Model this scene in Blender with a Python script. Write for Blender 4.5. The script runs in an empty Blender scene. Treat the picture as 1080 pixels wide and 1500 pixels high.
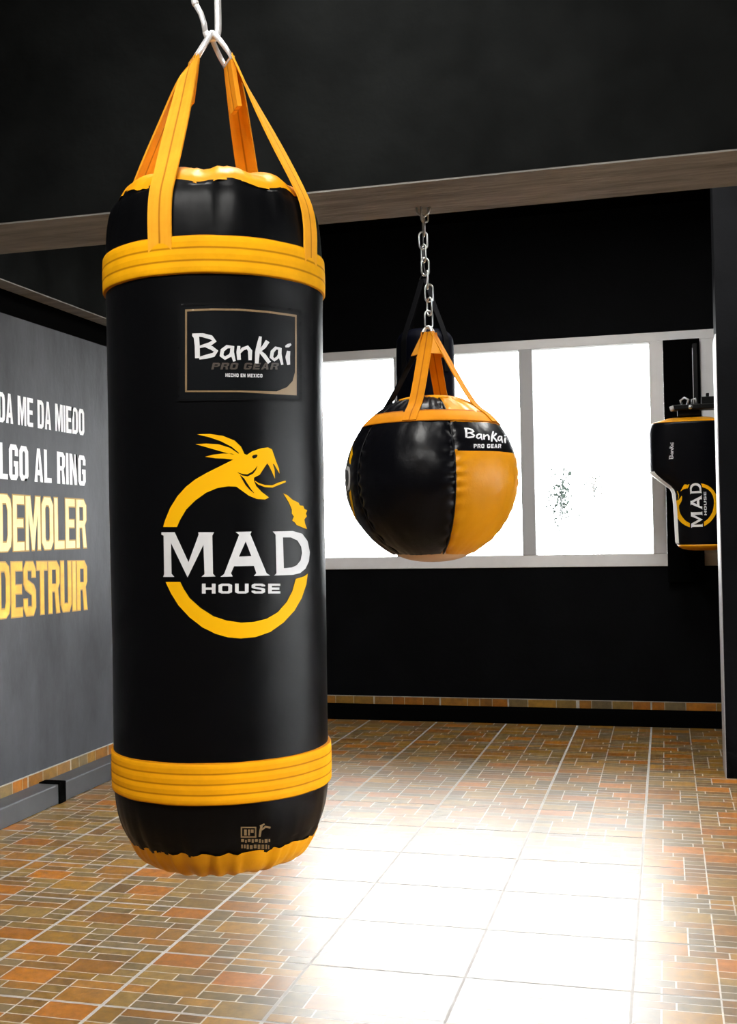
import bpy, bmesh, math, random
from mathutils import Vector, Matrix, noise
from mathutils.bvhtree import BVHTree
from mathutils.geometry import delaunay_2d_cdt

random.seed(7)
SC = bpy.context.scene
COL = SC.collection
PI = math.pi

# ------------------------------------------------------------------ camera
F_PX = 1638.96                       # focal length for a 1080x1500 frame
CAM = Vector((0, 0, 1.35))
YAW, PITCH, ROLL = .259448594, .0195411969, -.0185046664
_r = Vector((math.cos(YAW), math.sin(YAW), 0)); _f = Vector((-math.sin(YAW), math.cos(YAW), 0)); _u = Vector((0, 0, 1))
FWD = _f * math.cos(PITCH) + _u * math.sin(PITCH); _u2 = _u * math.cos(PITCH) - _f * math.sin(PITCH)
RGT = _r * math.cos(ROLL) + _u2 * math.sin(ROLL); UPV = _u2 * math.cos(ROLL) - _r * math.sin(ROLL)
cd = bpy.data.cameras.new('camera'); cam = bpy.data.objects.new('camera', cd); COL.objects.link(cam)
cd.sensor_fit = 'VERTICAL'; cd.sensor_height = 36; cd.lens = F_PX / 1500 * 36; cd.clip_start = .02; cd.clip_end = 400
Mx = Matrix((RGT, UPV, -FWD)).transposed().to_4x4(); Mx.translation = CAM
cam.matrix_world = Mx
SC.camera = cam

# ------------------------------------------------------------------ world, lights, exposure
WORLD_STRENGTH = 44.0
w = bpy.data.worlds.new('overcast_sky'); SC.world = w; w.use_nodes = True
w.node_tree.nodes['Background'].inputs[0].default_value = (.97, .985, 1, 1)
w.node_tree.nodes['Background'].inputs[1].default_value = WORLD_STRENGTH
SC.view_settings.view_transform = 'Standard'; SC.view_settings.look = 'None'
SC.view_settings.exposure = -.85; SC.view_settings.gamma = 1; SC.view_settings.use_curve_mapping = False
SC.cycles.max_bounces = 8; SC.cycles.diffuse_bounces = 4; SC.cycles.glossy_bounces = 4; SC.cycles.transparent_max_bounces = 12
SC.cycles.use_denoising = True; SC.cycles.sample_clamp_indirect = 8


def area(name, loc, rot, sx, sy, power, colr=(1, .98, .95), spread=180):
    l = bpy.data.lights.new(name, 'AREA'); l.shape = 'RECTANGLE'; l.size = sx; l.size_y = sy; l.energy = power; l.color = colr
    l.spread = math.radians(spread)
    o = bpy.data.objects.new(name, l); COL.objects.link(o); o.location = loc; o.rotation_euler = rot
    return o


# daylight in the openings of the side and rear walls, and added ceiling lamps
area('daylight_side', (4.42, 2.9, 1.2), (0, math.radians(90), 0), 1.7, 5.4, 40)

# ------------------------------------------------------------------ materials
def mat(name, base, rough=.5, metal=0., spec=.5, bump=0., bscale=40., bdetail=3., var=0., vscale=4., coat=0., var_col=None, stretch=None):
    m = bpy.data.materials.new(name); m.use_nodes = True; nt = m.node_tree; b = nt.nodes['Principled BSDF']
    b.inputs['Base Color'].default_value = (*base, 1); b.inputs['Roughness'].default_value = rough
    b.inputs['Metallic'].default_value = metal; b.inputs['Specular IOR Level'].default_value = spec
    b.inputs['Coat Weight'].default_value = coat
    tc = nt.nodes.new('ShaderNodeTexCoord'); vec = tc.outputs['Object']
    if stretch:
        mp = nt.nodes.new('ShaderNodeMapping'); mp.inputs['Scale'].default_value = stretch
        nt.links.new(vec, mp.inputs['Vector']); vec = mp.outputs['Vector']
    if bump:
        n = nt.nodes.new('ShaderNodeTexNoise'); n.inputs['Scale'].default_value = bscale; n.inputs['Detail'].default_value = bdetail
        bp = nt.nodes.new('ShaderNodeBump'); bp.inputs['Strength'].default_value = bump; bp.inputs['Distance'].default_value = .01
        nt.links.new(vec, n.inputs['Vector']); nt.links.new(n.outputs['Fac'], bp.inputs['Height']); nt.links.new(bp.outputs['Normal'], b.inputs['Normal'])
    if var:
        n2 = nt.nodes.new('ShaderNodeTexNoise'); n2.inputs['Scale'].default_value = vscale; n2.inputs['Detail'].default_value = 6; n2.inputs['Roughness'].default_value = .65
        rp = nt.nodes.new('ShaderNodeValToRGB'); rp.color_ramp.elements[0].position = .3; rp.color_ramp.elements[1].position = .72
        lo = var_col or tuple(c * (1 - var) for c in base); hi = tuple(min(1, c * (1 + var)) for c in base)
        rp.color_ramp.elements[0].color = (*lo, 1); rp.color_ramp.elements[1].color = (*hi, 1)
        nt.links.new(vec, n2.inputs['Vector']); nt.links.new(n2.outputs['Fac'], rp.inputs['Fac']); nt.links.new(rp.outputs['Color'], b.inputs['Base Color'])
    return m


def webbing(name, base, axis_scale, z_off=0.):
    """woven strap: fine stitched lines along the strap (object z), slight weave bump"""
    m = mat(name, base, .7, spec=.08, var=.14, vscale=9)
    nt = m.node_tree; b = nt.nodes['Principled BSDF']
    at = nt.nodes.new('ShaderNodeAttribute'); at.attribute_name = 'across'
    mul = nt.nodes.new('ShaderNodeMath'); mul.operation = 'MULTIPLY'; mul.inputs[1].default_value = axis_scale
    fr = nt.nodes.new('ShaderNodeMath'); fr.operation = 'FRACT'
    pp = nt.nodes.new('ShaderNodeMath'); pp.operation = 'PINGPONG'; pp.inputs[1].default_value = .5
    rp = nt.nodes.new('ShaderNodeValToRGB'); rp.color_ramp.elements[0].position = .03; rp.color_ramp.elements[1].position = .12
    rp.color_ramp.elements[0].color = (.55, .45, .4, 1); rp.color_ramp.elements[1].color = (1, 1, 1, 1)
    nt.links.new(at.outputs['Fac'], mul.inputs[0]); nt.links.new(mul.outputs[0], fr.inputs[0]); nt.links.new(fr.outputs[0], pp.inputs[0]); nt.links.new(pp.outputs[0], rp.inputs['Fac'])
    src = b.inputs['Base Color'].links[0].from_socket
    mx = nt.nodes.new('ShaderNodeMix'); mx.data_type = 'RGBA'; mx.blend_type = 'MULTIPLY'; mx.inputs['Factor'].default_value = 1
    nt.links.new(src, mx.inputs[6]); nt.links.new(rp.outputs['Color'], mx.inputs[7]); nt.links.new(mx.outputs[2], b.inputs['Base Color'])
    bp = nt.nodes.new('ShaderNodeBump'); bp.inputs['Strength'].default_value = .5; bp.inputs['Distance'].default_value = .003
    nt.links.new(pp.outputs[0], bp.inputs['Height']); nt.links.new(bp.outputs['Normal'], b.inputs['Normal'])
    return m


YEL = (.82, .38, .003)
M = {}
M['vinyl'] = mat('black_vinyl', (.0020, .0021, .0026), .36, spec=.11, bump=.12, bscale=14, bdetail=4)
M['vinyl_gloss'] = mat('black_gloss_vinyl', (.0022, .0023, .0034), .3, spec=.14, bump=.25, bscale=16, bdetail=4)
M['vinyl_navy'] = mat('navy_black_vinyl', (.0006, .0008, .003), .6, spec=.04)
M['vinyl_yellow'] = mat('yellow_vinyl', (.72, .30, .004), .38, spec=.2, bump=.25, bscale=18, bdetail=4, var=.06, vscale=7)
M['web3'] = webbing('yellow_band_webbing', YEL, 3)
M['web4'] = webbing('yellow_lower_band_webbing', (.80, .34, .003), 4)
M['web1'] = webbing('yellow_strap_webbing', (.82, .36, .02), 1)
M['web_ball'] = webbing('orange_strap_webbing', (.56, .20, .003), 1)
M['web_black'] = mat('black_strap_webbing', (.003, .003, .0035), .8, spec=.02)
M['print_yellow'] = mat('yellow_print', (.84, .43, .002), .6, spec=.08)
M['print_white'] = mat('white_print', (.62, .62, .63), .5, spec=.25)
M['print_gold'] = mat('gold_print', (.22, .145, .07), .45, spec=.4)
M['print_brown'] = mat('brown_print', (.055, .043, .034), .45)
M['print_black'] = mat('black_print', (.002, .002, .0025), .5, spec=.08)
M['patch'] = mat('black_label', (.003, .0036, .0046), .42, spec=.1)
M['vinyl_amber'] = mat('amber_vinyl', (.57, .225, .003), .4, spec=.15, bump=.25, bscale=18, bdetail=4, var=.06, vscale=7)
M['steel'] = mat('bright_steel', (.93, .93, .93), .35, metal=.35, spec=.8)
M['steel_paint'] = mat('galvanised_steel', (.62, .63, .64), .38, metal=.85)
M['chain'] = mat('zinc_chain', (.62, .64, .63), .3, metal=1)
M['wall_grey'] = mat('grey_concrete_paint', (.050, .052, .057), .66, spec=.15, bump=.2, bscale=22, var=.38, vscale=2.4, stretch=(1, 1, .45))
M['wall_black'] = mat('black_wall_paint', (.0030, .0032, .0038), .65, spec=.03, bump=.15, bscale=30, var=.3, vscale=3)
M['beam_paint'] = mat('dark_beam_paint', (.0080, .0086, .0085), .65, spec=.0, bump=.2, bscale=25, var=.35, vscale=3)
M['raw_concrete'] = mat('raw_concrete', (.18, .172, .16), .85, spec=.2, bump=.4, bscale=18, var=.4, vscale=5, stretch=(.5, 3, 1))
M['rail'] = mat('dark_grey_rail_paint', (.050, .052, .056), .5, spec=.5, var=.15, vscale=6)
M['matte_black'] = mat('matte_black', (.002, .002, .002), .6, spec=.0)
M['frame'] = mat('light_grey_aluminium', (.72, .71, .71), .42, metal=.0, spec=.5, var=.08, vscale=3)
M['frame_dark'] = mat('grey_aluminium_mullion', (.40, .40, .405), .42, spec=.5)
M['lit_side_bolt'] = mat('lit_side_and_bolt_grey', (.42, .42, .43), .45, spec=.5)  # pale grey carrying window light on the partition side; also a bolt head
M['metal_black'] = mat('black_metal', (.003, .003, .003), .4, spec=.12)
M['wt_white'] = mat('white_wall_lettering', (.80, .80, .81), .7, var=.12, vscale=14)
M['wt_cream'] = mat('pale_yellow_wall_lettering', (.88, .68, .30), .7, var=.2, vscale=14)
M['wt_yellow'] = mat('yellow_wall_lettering', (.66, .36, .02), .7, var=.2, vscale=14)
M['wt_rim'] = mat('ochre_lettering_edge', (.36, .20, .03), .7)
M['leaf'] = mat('pale_foliage', (.024, .030, .026), .9, spec=0, var=.3, vscale=3)
M['bark'] = mat('grey_bark', (.10, .10, .10), .8, spec=0)
M['ground'] = mat('paved_ground', (.085, .085, .08), .95, spec=0)
M['fill_lamp_body'] = mat('white_fill_lamp_body', (.7, .7, .7), .4)


def lampmat():
    m = bpy.data.materials.new('fill_lamp_diffuser'); m.use_nodes = True; b = m.node_tree.nodes['Principled BSDF']
    b.inputs['Base Color'].default_value = (.9, .9, .9, 1); b.inputs['Emission Color'].default_value = (1, .98, .94, 1); b.inputs['Emission Strength'].default_value = 85
    return m


M['lamp'] = lampmat()


def glassmat():
    m = bpy.data.materials.new('window_glass'); m.use_nodes = True; nt = m.node_tree
    for n in list(nt.nodes): nt.nodes.remove(n)
    out = nt.nodes.new('ShaderNodeOutputMaterial'); t = nt.nodes.new('ShaderNodeBsdfTransparent'); g = nt.nodes.new('ShaderNodeBsdfGlossy')
    g.inputs['Roughness'].default_value = .02; t.inputs[0].default_value = (.96, .97, .97, 1)
    fr = nt.nodes.new('ShaderNodeFresnel'); fr.inputs[0].default_value = 1.45; mx = nt.nodes.new('ShaderNodeMixShader')
    nt.links.new(fr.outputs[0], mx.inputs[0]); nt.links.new(t.outputs[0], mx.inputs[1]); nt.links.new(g.outputs[0], mx.inputs[2]); nt.links.new(mx.outputs[0], out.inputs[0])
    return m


M['glass'] = glassmat()


def tilemat(name, rough=.2, bumpy=.05):
    m = bpy.data.materials.new(name); m.use_nodes = True; nt = m.node_tree; b = nt.nodes['Principled BSDF']
    at = nt.nodes.new('ShaderNodeAttribute'); at.attribute_name = 'tile_colour'
    tc = nt.nodes.new('ShaderNodeTexCoord')
    n = nt.nodes.new('ShaderNodeTexNoise'); n.inputs['Scale'].default_value = 22; n.inputs['Detail'].default_value = 7; n.inputs['Roughness'].default_value = .7
    rp = nt.nodes.new('ShaderNodeValToRGB'); rp.color_ramp.elements[0].position = .3; rp.color_ramp.elements[1].position = .7
    rp.color_ramp.elements[0].color = (.62, .62, .66, 1); rp.color_ramp.elements[1].color = (1.25, 1.2, 1.1, 1)
    mx = nt.nodes.new('ShaderNodeMix'); mx.data_type = 'RGBA'; mx.blend_type = 'MULTIPLY'; mx.inputs['Factor'].default_value = 1
    nt.links.new(tc.outputs['Object'], n.inputs['Vector']); nt.links.new(n.outputs['Fac'], rp.inputs['Fac'])
    nt.links.new(at.outputs['Color'], mx.inputs[6]); nt.links.new(rp.outputs['Color'], mx.inputs[7]); nt.links.new(mx.outputs[2], b.inputs['Base Color'])
    n3 = nt.nodes.new('ShaderNodeTexNoise'); n3.inputs['Scale'].default_value = 9; n3.inputs['Detail'].default_value = 3
    bp = nt.nodes.new('ShaderNodeBump'); bp.inputs['Strength'].default_value = bumpy; bp.inputs['Distance'].default_value = .02
    nt.links.new(tc.outputs['Object'], n3.inputs['Vector']); nt.links.new(n3.outputs['Fac'], bp.inputs['Height']); nt.links.new(bp.outputs['Normal'], b.inputs['Normal'])
    b.inputs['Roughness'].default_value = rough; b.inputs['IOR'].default_value = 1.5
    return m


M['tile'] = tilemat('brick_print_tiles', .36)
M['grout'] = mat('pale_grout', (.44, .42, .40), .8, spec=.05, var=.12, vscale=20)
M['skirting'] = tilemat('brown_skirting_tiles', .4)

# ------------------------------------------------------------------ helpers
def link(name, verts, faces, m, parent=None, smooth=False, loc=None, attr=None, face_cols=None):
    me = bpy.data.meshes.new(name); me.from_pydata([tuple(v) for v in verts], [], faces); me.update()
    o = bpy.data.objects.new(name, me); COL.objects.link(o); me.materials.append(m)
    if smooth:
        for p in me.polygons: p.use_smooth = True
    if attr:
        a = me.attributes.new('across', 'FLOAT', 'POINT')
        for i, v in enumerate(attr): a.data[i].value = v
    if face_cols:
        a = me.attributes.new('tile_colour', 'FLOAT_COLOR', 'FACE')
        for i, c in enumerate(face_cols): a.data[i].color = (*c, 1)
    if parent: o.parent = parent
    if loc: o.location = loc
    return o


def fix_normals(o):
    bm = bmesh.new(); bm.from_mesh(o.data); bmesh.ops.recalc_face_normals(bm, faces=bm.faces); bm.to_mesh(o.data); bm.free()
    return o


def bevel(o, width, segs=2):
    md = o.modifiers.new('bevel', 'BEVEL'); md.width = width; md.segments = segs; md.limit_method = 'ANGLE'; md.angle_limit = math.radians(40)
    return o


def thing(name, label, cat, loc=(0, 0, 0), rz=0, group=None):
    o = bpy.data.objects.new(name, None); o.empty_display_size = .1; COL.objects.link(o); o.location = loc; o.rotation_euler = (0, 0, rz)
    return tag(o, label, cat, group)


def tag(o, label, cat=None, group=None):
    o['label'] = label
    if cat: o['category'] = cat
    if group: o['group'] = group
    return o


def struct(o, label=None):
    o['kind'] = 'structure'
    if label: o['label'] = label
    return o


class MB:
    def __init__(s): s.v = []; s.f = []; s.a = []
    def add(s, vs, fs):
        k = len(s.v); s.v += [tuple(v) for v in vs]; s.f += [tuple(i + k for i in f) for f in fs]
        return s
    def box(s, x0, x1, y0, y1, z0, z1):
        return s.add([(x0, y0, z0), (x1, y0, z0), (x1, y1, z0), (x0, y1, z0), (x0, y0, z1), (x1, y0, z1), (x1, y1, z1), (x0, y1, z1)],
                     [(3, 2, 1, 0), (4, 5, 6, 7), (0, 1, 5, 4), (1, 2, 6, 5), (2, 3, 7, 6), (3, 0, 4, 7)])
    def tube(s, pts, r, n=10, closed=False):
        pts = [Vector(p) for p in pts]; N = len(pts); t0 = None; up = None; rings = []
        for i in range(N):
            if closed: t = pts[(i + 1) % N] - pts[i - 1]
            else: t = pts[min(i + 1, N - 1)] - pts[max(i - 1, 0)]
            t.normalize()
            if up is None:
                up = t.orthogonal().normalized()
            else:
                up = (up - t * up.dot(t)).normalized()
            b = t.cross(up)
            rr = r[i] if isinstance(r, (list, tuple)) else r
            rings.append([pts[i] + (up * math.cos(2 * PI * k / n) + b * math.sin(2 * PI * k / n)) * rr for k in range(n)])
        vs = [v for ring in rings for v in ring]; fs = []
        for i in range(N if closed else N - 1):
            j = (i + 1) % N
            off = 0
            if closed and j == 0:      # match the twist of the first ring
                off = min(range(n), key=lambda q: (rings[i][0] - rings[0][q]).length)
            for k in range(n):
                k2 = (k + 1) % n
                fs.append((i * n + k, i * n + k2, j * n + (k2 + off) % n, j * n + (k + off) % n))
        if not closed:
            fs.append(tuple(range(n - 1, -1, -1))); fs.append(tuple((N - 1) * n + k for k in range(n)))
        return s.add(vs, fs)
    def build(s, name, m, parent=None, smooth=False, bev=0, loc=None):
        o = fix_normals(link(name, s.v, s.f, m, parent, smooth, loc))
        if bev: bevel(o, bev)
        return o


def catmull(P, sub=6):
    P = [Vector((*p, 0)) if len(p) == 2 else Vector(p) for p in P]; out = []
    for i in range(len(P) - 1):
        a = P[i - 1] if i else P[0] * 2 - P[1]; b = P[i]; c = P[i + 1]; d = P[i + 2] if i + 2 < len(P) else P[-1] * 2 - P[-2]
        for k in range(sub):
            t = k / sub
            out.append(.5 * ((2 * b) + (c - a) * t + (2 * a - 5 * b + 4 * c - d) * t * t + (3 * b - a - 3 * c + d) * t ** 3))
    out.append(P[-1])
    return out


def azv(a):                         # azimuth: 0 faces local -Y, positive turns to local +X
    return Vector((math.sin(a), -math.cos(a), 0))


def lathe(profile, n=96, a0=-PI, a1=PI, disp=None, sub=5, thick=0):
    """surface of revolution from (radius, z); disp(r, z, az) -> (r, z)"""
    full = abs((a1 - a0) - 2 * PI) < 1e-6
    P = catmull(profile, sub) if sub > 1 else [Vector((*p, 0)) for p in profile]
    vs = []; fs = []; m = n if full else n + 1; ac = []
    for i, p in enumerate(P):
        for k in range(m):
            a = a0 + (a1 - a0) * k / n; r, z = p.x, p.y
            if disp: r, z = disp(r, z, a)
            d = azv(a); vs.append((d.x * r, d.y * r, z)); ac.append(i / (len(P) - 1))
    for i in range(len(P) - 1):
        for k in range(n):
            k2 = (k + 1) % m
            fs.append((i * m + k, i * m + k2, (i + 1) * m + k2, (i + 1) * m + k))
    return vs, fs, ac


def strap(path, widths_dir, width, thick, name, m, parent, sub=8):
    """flat strap swept along path; widths_dir gives the width direction at every control point"""
    P = catmull(path, sub); W = catmull(widths_dir, sub); N = len(P); vs = []; ac = []
    for i in range(N):
        t = (P[min(i + 1, N - 1)] - P[max(i - 1, 0)]).normalized(); wd = W[i]; wd = (wd - t * wd.dot(t)).normalized(); nn = t.cross(wd)
        for (a, b) in ((-1, -1), (-.72, -1), (0, -1), (.72, -1), (1, -1), (1, 1), (.72, 1), (0, 1), (-.72, 1), (-1, 1)):
            vs.append(P[i] + wd * (a * width / 2) + nn * (b * thick / 2)); ac.append(1 - min(1, abs(a) + .0) if abs(a) < 1 else .5)
    k = 10; fs = []
    for i in range(N - 1):
        for j in range(k):
            fs.append((i * k + j, i * k + (j + 1) % k, (i + 1) * k + (j + 1) % k, (i + 1) * k + j))
    fs.append(tuple(range(k - 1, -1, -1))); fs.append(tuple((N - 1) * k + j for j in range(k)))
    o = link(name, vs, fs, m, parent, False, attr=ac)
    return fix_normals(o)


# ---- flat artwork: groups of contours (even-odd inside a group, union across groups)
def inside(groups, x, y):
    for g in groups:
        c = False
        for poly in g:
            j = len(poly) - 1
            for i in range(len(poly)):
                xi, yi = poly[i]; xj, yj = poly[j]
                if (yi > y) != (yj > y) and x < (xj - xi) * (y - yi) / (yj - yi) + xi: c = not c
                j = i
        if c: return True
    return False


def densify(poly, s):
    out = []
    for i, p in enumerate(poly):
        q = poly[(i + 1) % len(poly)]; d = math.hypot(q[0] - p[0], q[1] - p[1]); n = max(1, int(d / s))
        for k in range(n): out.append((p[0] + (q[0] - p[0]) * k / n, p[1] + (q[1] - p[1]) * k / n))
    return out


def fill(groups, s):
    V = []; E = []
    xs = [p[0] for g in groups for c in g for p in c]; ys = [p[1] for g in groups for c in g for p in c]
    for g in groups:
        for c in g:
            c = densify(c, s); k = len(V); V += [Vector(p) for p in c]; E += [(k + i, k + (i + 1) % len(c)) for i in range(len(c))]
    x = min(xs) + s * .37
    while x < max(xs):
        y = min(ys) + s * .41
        while y < max(ys):
            if inside(groups, x, y): V.append(Vector((x, y)))
            y += s
        x += s
    ov, oe, of, _a, _b, _c = delaunay_2d_cdt(V, E, [], 0, 1e-7)
    tris = [t for t in of if inside(groups, sum(ov[i].x for i in t) / 3, sum(ov[i].y for i in t) / 3)]
    used = sorted({i for t in tris for i in t}); ix = {u: k for k, u in enumerate(used)}
    return [(ov[u].x, ov[u].y) for u in used], [tuple(ix[i] for i in t) for t in tris]


def decal(name, groups, s, mapf, off, m, parent):
    """print the artwork on a surface; mapf(u,v) -> (point, normal) in the parent's space"""
    vs, fs = fill(groups, s); out = []; bad = set()
    for i, (u, v) in enumerate(vs):
        h = mapf(u, v)
        if h is None: bad.add(i); out.append((0, 0, 0))
        else: out.append(h[0] + h[1] * off)
    fs = [f for f in fs if not any(i in bad for i in f)]
    used = sorted({i for f in fs for i in f}); ix = {u: k for k, u in enumerate(used)}
    vs3 = [Vector(out[u]) for u in used]; nrm = [mapf(*vs[u])[1] for u in used]; fs = [tuple(ix[i] for i in f) for f in fs]
    f2 = []
    for f in fs:
        a, b, c = (vs3[i] for i in f)
        f2.append(f if (b - a).cross(c - a).dot(nrm[f[0]]) > 0 else (f[0], f[2], f[1]))
    return link(name, vs3, f2, m, parent, True)


def thickline(pts, wd, closed=False):
    """polyline with width (one number or one per point) -> contour"""
    P = [Vector(p) for p in pts]; N = len(P); L = []; Rr = []
    for i in range(N):
        t = (P[min(i + 1, N - 1)] - P[max(i - 1, 0)]).normalized(); n = Vector((-t.y, t.x)); h = (wd[i] if isinstance(wd, (list, tuple)) else wd) / 2
        L.append(tuple(P[i] + n * h)); Rr.append(tuple(P[i] - n * h))
    return L + Rr[::-1]


# block capitals in a unit box
def R4(x0, x1, y0, y1): return [(x0, y0), (x1, y0), (x1, y1), (x0, y1)]


def oct_(x0, x1, y0, y1, cx, cy): return [(x0 + cx, y0), (x1 - cx, y0), (x1, y0 + cy), (x1, y1 - cy), (x1 - cx, y1), (x0 + cx, y1), (x0, y1 - cy), (x0, y0 + cy)]


def glyph(c, t=.3, h=.17):
    if c == 'A': return [[[(0, 0), (.33, 1), (.67, 1), (1, 0), (1 - t, 0), (.65, .2), (.35, .2), (t, 0)], [(.41, .36), (.59, .36), (.5, .78)]]]
    if c == 'B': return [[[(0, 0), (.75, 0), (.98, .1), (1, .4), (.86, .52), (.97, .62), (.95, .9), (.72, 1), (0, 1)], R4(t, .7, h, .42), R4(t, .66, .6, 1 - h)]]
    if c == 'C': return [[[(.2, 0), (.8, 0), (1, .14), (1, .36), (1 - t, .36), (1 - t, h), (t, h), (t, 1 - h), (1 - t, 1 - h), (1 - t, .64), (1, .64), (1, .86), (.8, 1), (.2, 1), (0, .86), (0, .14)]]]
    if c == 'D': return [[[(0, 0), (.68, 0), (.92, .08), (1, .25), (1, .75), (.92, .92), (.68, 1), (0, 1)], [(t, h), (.6, h), (1 - t, .28), (1 - t, .72), (.6, 1 - h), (t, 1 - h)]]]
    if c == 'E': return [[R4(0, t, 0, 1)], [R4(0, 1, 0, h)], [R4(0, .92, .5 - h / 2, .5 + h / 2)], [R4(0, 1, 1 - h, 1)]]
    if c == 'F': return [[R4(0, t, 0, 1)], [R4(0, .92, .5 - h / 2, .5 + h / 2)], [R4(0, 1, 1 - h, 1)]]
    if c == 'G': return [[[(.2, 0), (.8, 0), (1, .14), (1, .54), (.52, .54), (.52, .38), (1 - t, .38), (1 - t, h), (t, h), (t, 1 - h), (1 - t, 1 - h), (1 - t, .68), (1, .68), (1, .86), (.8, 1), (.2, 1), (0, .86), (0, .14)]]]
    if c == 'H': return [[R4(0, t, 0, 1)], [R4(1 - t, 1, 0, 1)], [R4(0, 1, .5 - h / 2, .5 + h / 2)]]
    if c == 'I': return [[R4(0, 1, 0, 1)]]
    if c == 'L': return [[R4(0, t, 0, 1)], [R4(0, 1, 0, h)]]
    if c == 'M': return [[[(0, 0), (0, 1), (.32, 1), (.5, .45), (.68, 1), (1, 1), (1, 0), (1 - t * .8, 0), (1 - t * .8, .68), (.57, 0), (.43, 0), (t * .8, .68), (t * .8, 0)]]]
    if c == 'N': return [[[(0, 0), (0, 1), (t, 1), (1 - t, .42), (1 - t, 1), (1, 1), (1, 0), (1 - t, 0), (t, .58), (t, 0)]]]
    if c == 'O': return [[oct_(0, 1, 0, 1, .22, .14), oct_(t, 1 - t, h, 1 - h, .08, .06)]]
    if c == 'P': return [[[(0, 0), (0, 1), (.76, 1), (1, .88), (1, .54), (.76, .4), (t, .4), (t, 0)], R4(t, 1 - t, .57, 1 - h)]]
    if c == 'R': return [[[(0, 0), (0, 1), (.76, 1), (1, .88), (1, .58), (.84, .47), (1, 0), (1 - t, 0), (.58, .42), (t, .42), (t, 0)], R4(t, 1 - t, .56, 1 - h)]]
    if c == 'S': return [[[(.2, 0), (.8, 0), (1, .14), (1, .46), (.84, .56), (t, .66), (t, 1 - h), (1 - t, 1 - h), (1 - t, .72), (1, .72), (1, .86), (.8, 1), (.2, 1), (0, .86), (0, .6), (.16, .49), (1 - t, .38), (1 - t, h), (t, h), (t, .3), (0, .3), (0, .14)]]]
    if c == 'T': return [[R4(.5 - t / 2, .5 + t / 2, 0, 1)], [R4(0, 1, 1 - h, 1)]]
    if c == 'U': return [[[(.2, 0), (.8, 0), (1, .14), (1, 1), (1 - t, 1), (1 - t, h), (t, h), (t, 1), (0, 1), (0, .14)]]]
    if c == 'X': return [[[(0, 0), (.34, .5), (0, 1), (t, 1), (.5, .66), (1 - t, 1), (1, 1), (.66, .5), (1, 0), (1 - t, 0), (.5, .34), (t, 0)]]]
    return []


GW = {'I': .32, 'M': 1.25, 'L': .9, 'E': .9, 'T': .9, ' ': .42}


def textgroups(s, x0, x1, y0, y1, gap=.14, t=.3, h=.17):
    ws = [GW.get(c, 1.) for c in s]; tot = sum(ws) + gap * (len(s) - 1); k = (x1 - x0) / tot; out = []; x = x0
    for c, wd in zip(s, ws):
        for g in glyph(c, t / max(wd, .9) if c != 'I' else t, h):
            out.append([[(x + px * wd * k, y0 + py * (y1 - y0)) for px, py in cc] for cc in g])
        x += (wd + gap) * k
    return out


def mapg(groups, fn): return [[[fn(*p) for p in c] for c in g] for g in groups]


# ------------------------------------------------------------------ artwork, in a flat drawing plane (y up)
def sm(pts, sub=3):                 # smooth closed outline
    P = [Vector((*p, 0)) for p in pts]; n = len(P); out = []
    for i in range(n):
        a, b, c, d = P[i - 1], P[i], P[(i + 1) % n], P[(i + 2) % n]
        for k in range(sub):
            t = k / sub; q = .5 * ((2 * b) + (c - a) * t + (2 * a - 5 * b + 4 * c - d) * t * t + (3 * b - a - 3 * c + d) * t ** 3)
            out.append((q.x, q.y))
    return out


SNAKE = [[[(147, 603), (158, 565), (185, 500), (225, 435), (270, 385), (320, 345), (380, 310), (440, 280), (490, 255), (528, 236), (480, 230), (430, 228), (375, 220),
           (420, 209), (470, 203), (520, 203), (536, 210), (500, 202), (430, 182), (375, 166), (322, 152), (380, 148), (450, 153), (510, 172), (556, 203), (560, 200),
           (520, 166), (460, 135), (395, 113), (330, 98), (400, 96), (470, 106), (535, 132), (570, 166), (588, 205), (602, 210), (632, 190), (680, 174), (716, 169), (738, 180),
           (750, 215), (762, 250), (776, 285), (779, 312), (766, 290), (750, 262), (742, 258), (752, 290), (754, 340), (738, 302), (722, 270), (712, 256), (696, 280), (672, 318), (640, 334),
           (640, 352), (652, 380), (682, 412), (722, 442), (700, 453), (655, 450), (612, 432), (572, 403), (545, 383), (500, 381), (440, 391), (380, 416), (322, 458), (272, 508), (238, 566), (222, 603)],
          sm([(630, 218), (640, 210), (655, 208), (660, 214), (652, 226), (636, 230)], 2),
          thickline([(552, 306), (578, 318), (604, 322), (632, 308), (648, 290), (658, 272)], [2, 9, 12, 12, 8, 2])],
         ]
SNAKE_CUT = [[thickline([(566, 322), (582, 342), (600, 372), (620, 398), (640, 418)], [3, 12, 13, 8, 2])]]
TONGUE = [[thickline([(644, 352), (665, 368), (700, 380), (740, 382), (772, 368), (812, 354)], [3, 8, 11, 12, 13, 9])]]
TAIL = [[[(800, 420), (822, 430), (850, 455), (882, 470), (890, 486), (908, 488), (914, 504), (930, 512), (922, 530), (928, 545), (914, 562), (918, 585), (929, 615), (905, 606), (872, 592), (862, 578), (848, 568), (857, 546), (846, 530), (846, 508), (830, 470)]]]
RING = [[[(160, 903), (190, 965), (230, 1030), (290, 1095), (360, 1150), (430, 1185), (500, 1205), (570, 1211), (650, 1203), (730, 1175), (800, 1125), (860, 1060), (900, 990), (925, 915), (933, 857), (914, 872), (868, 886),
          (862, 905), (850, 950), (820, 1010), (770, 1068), (710, 1103), (640, 1121), (570, 1125), (490, 1113), (420, 1090), (350, 1045), (290, 990), (258, 940), (240, 903)]]]
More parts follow.
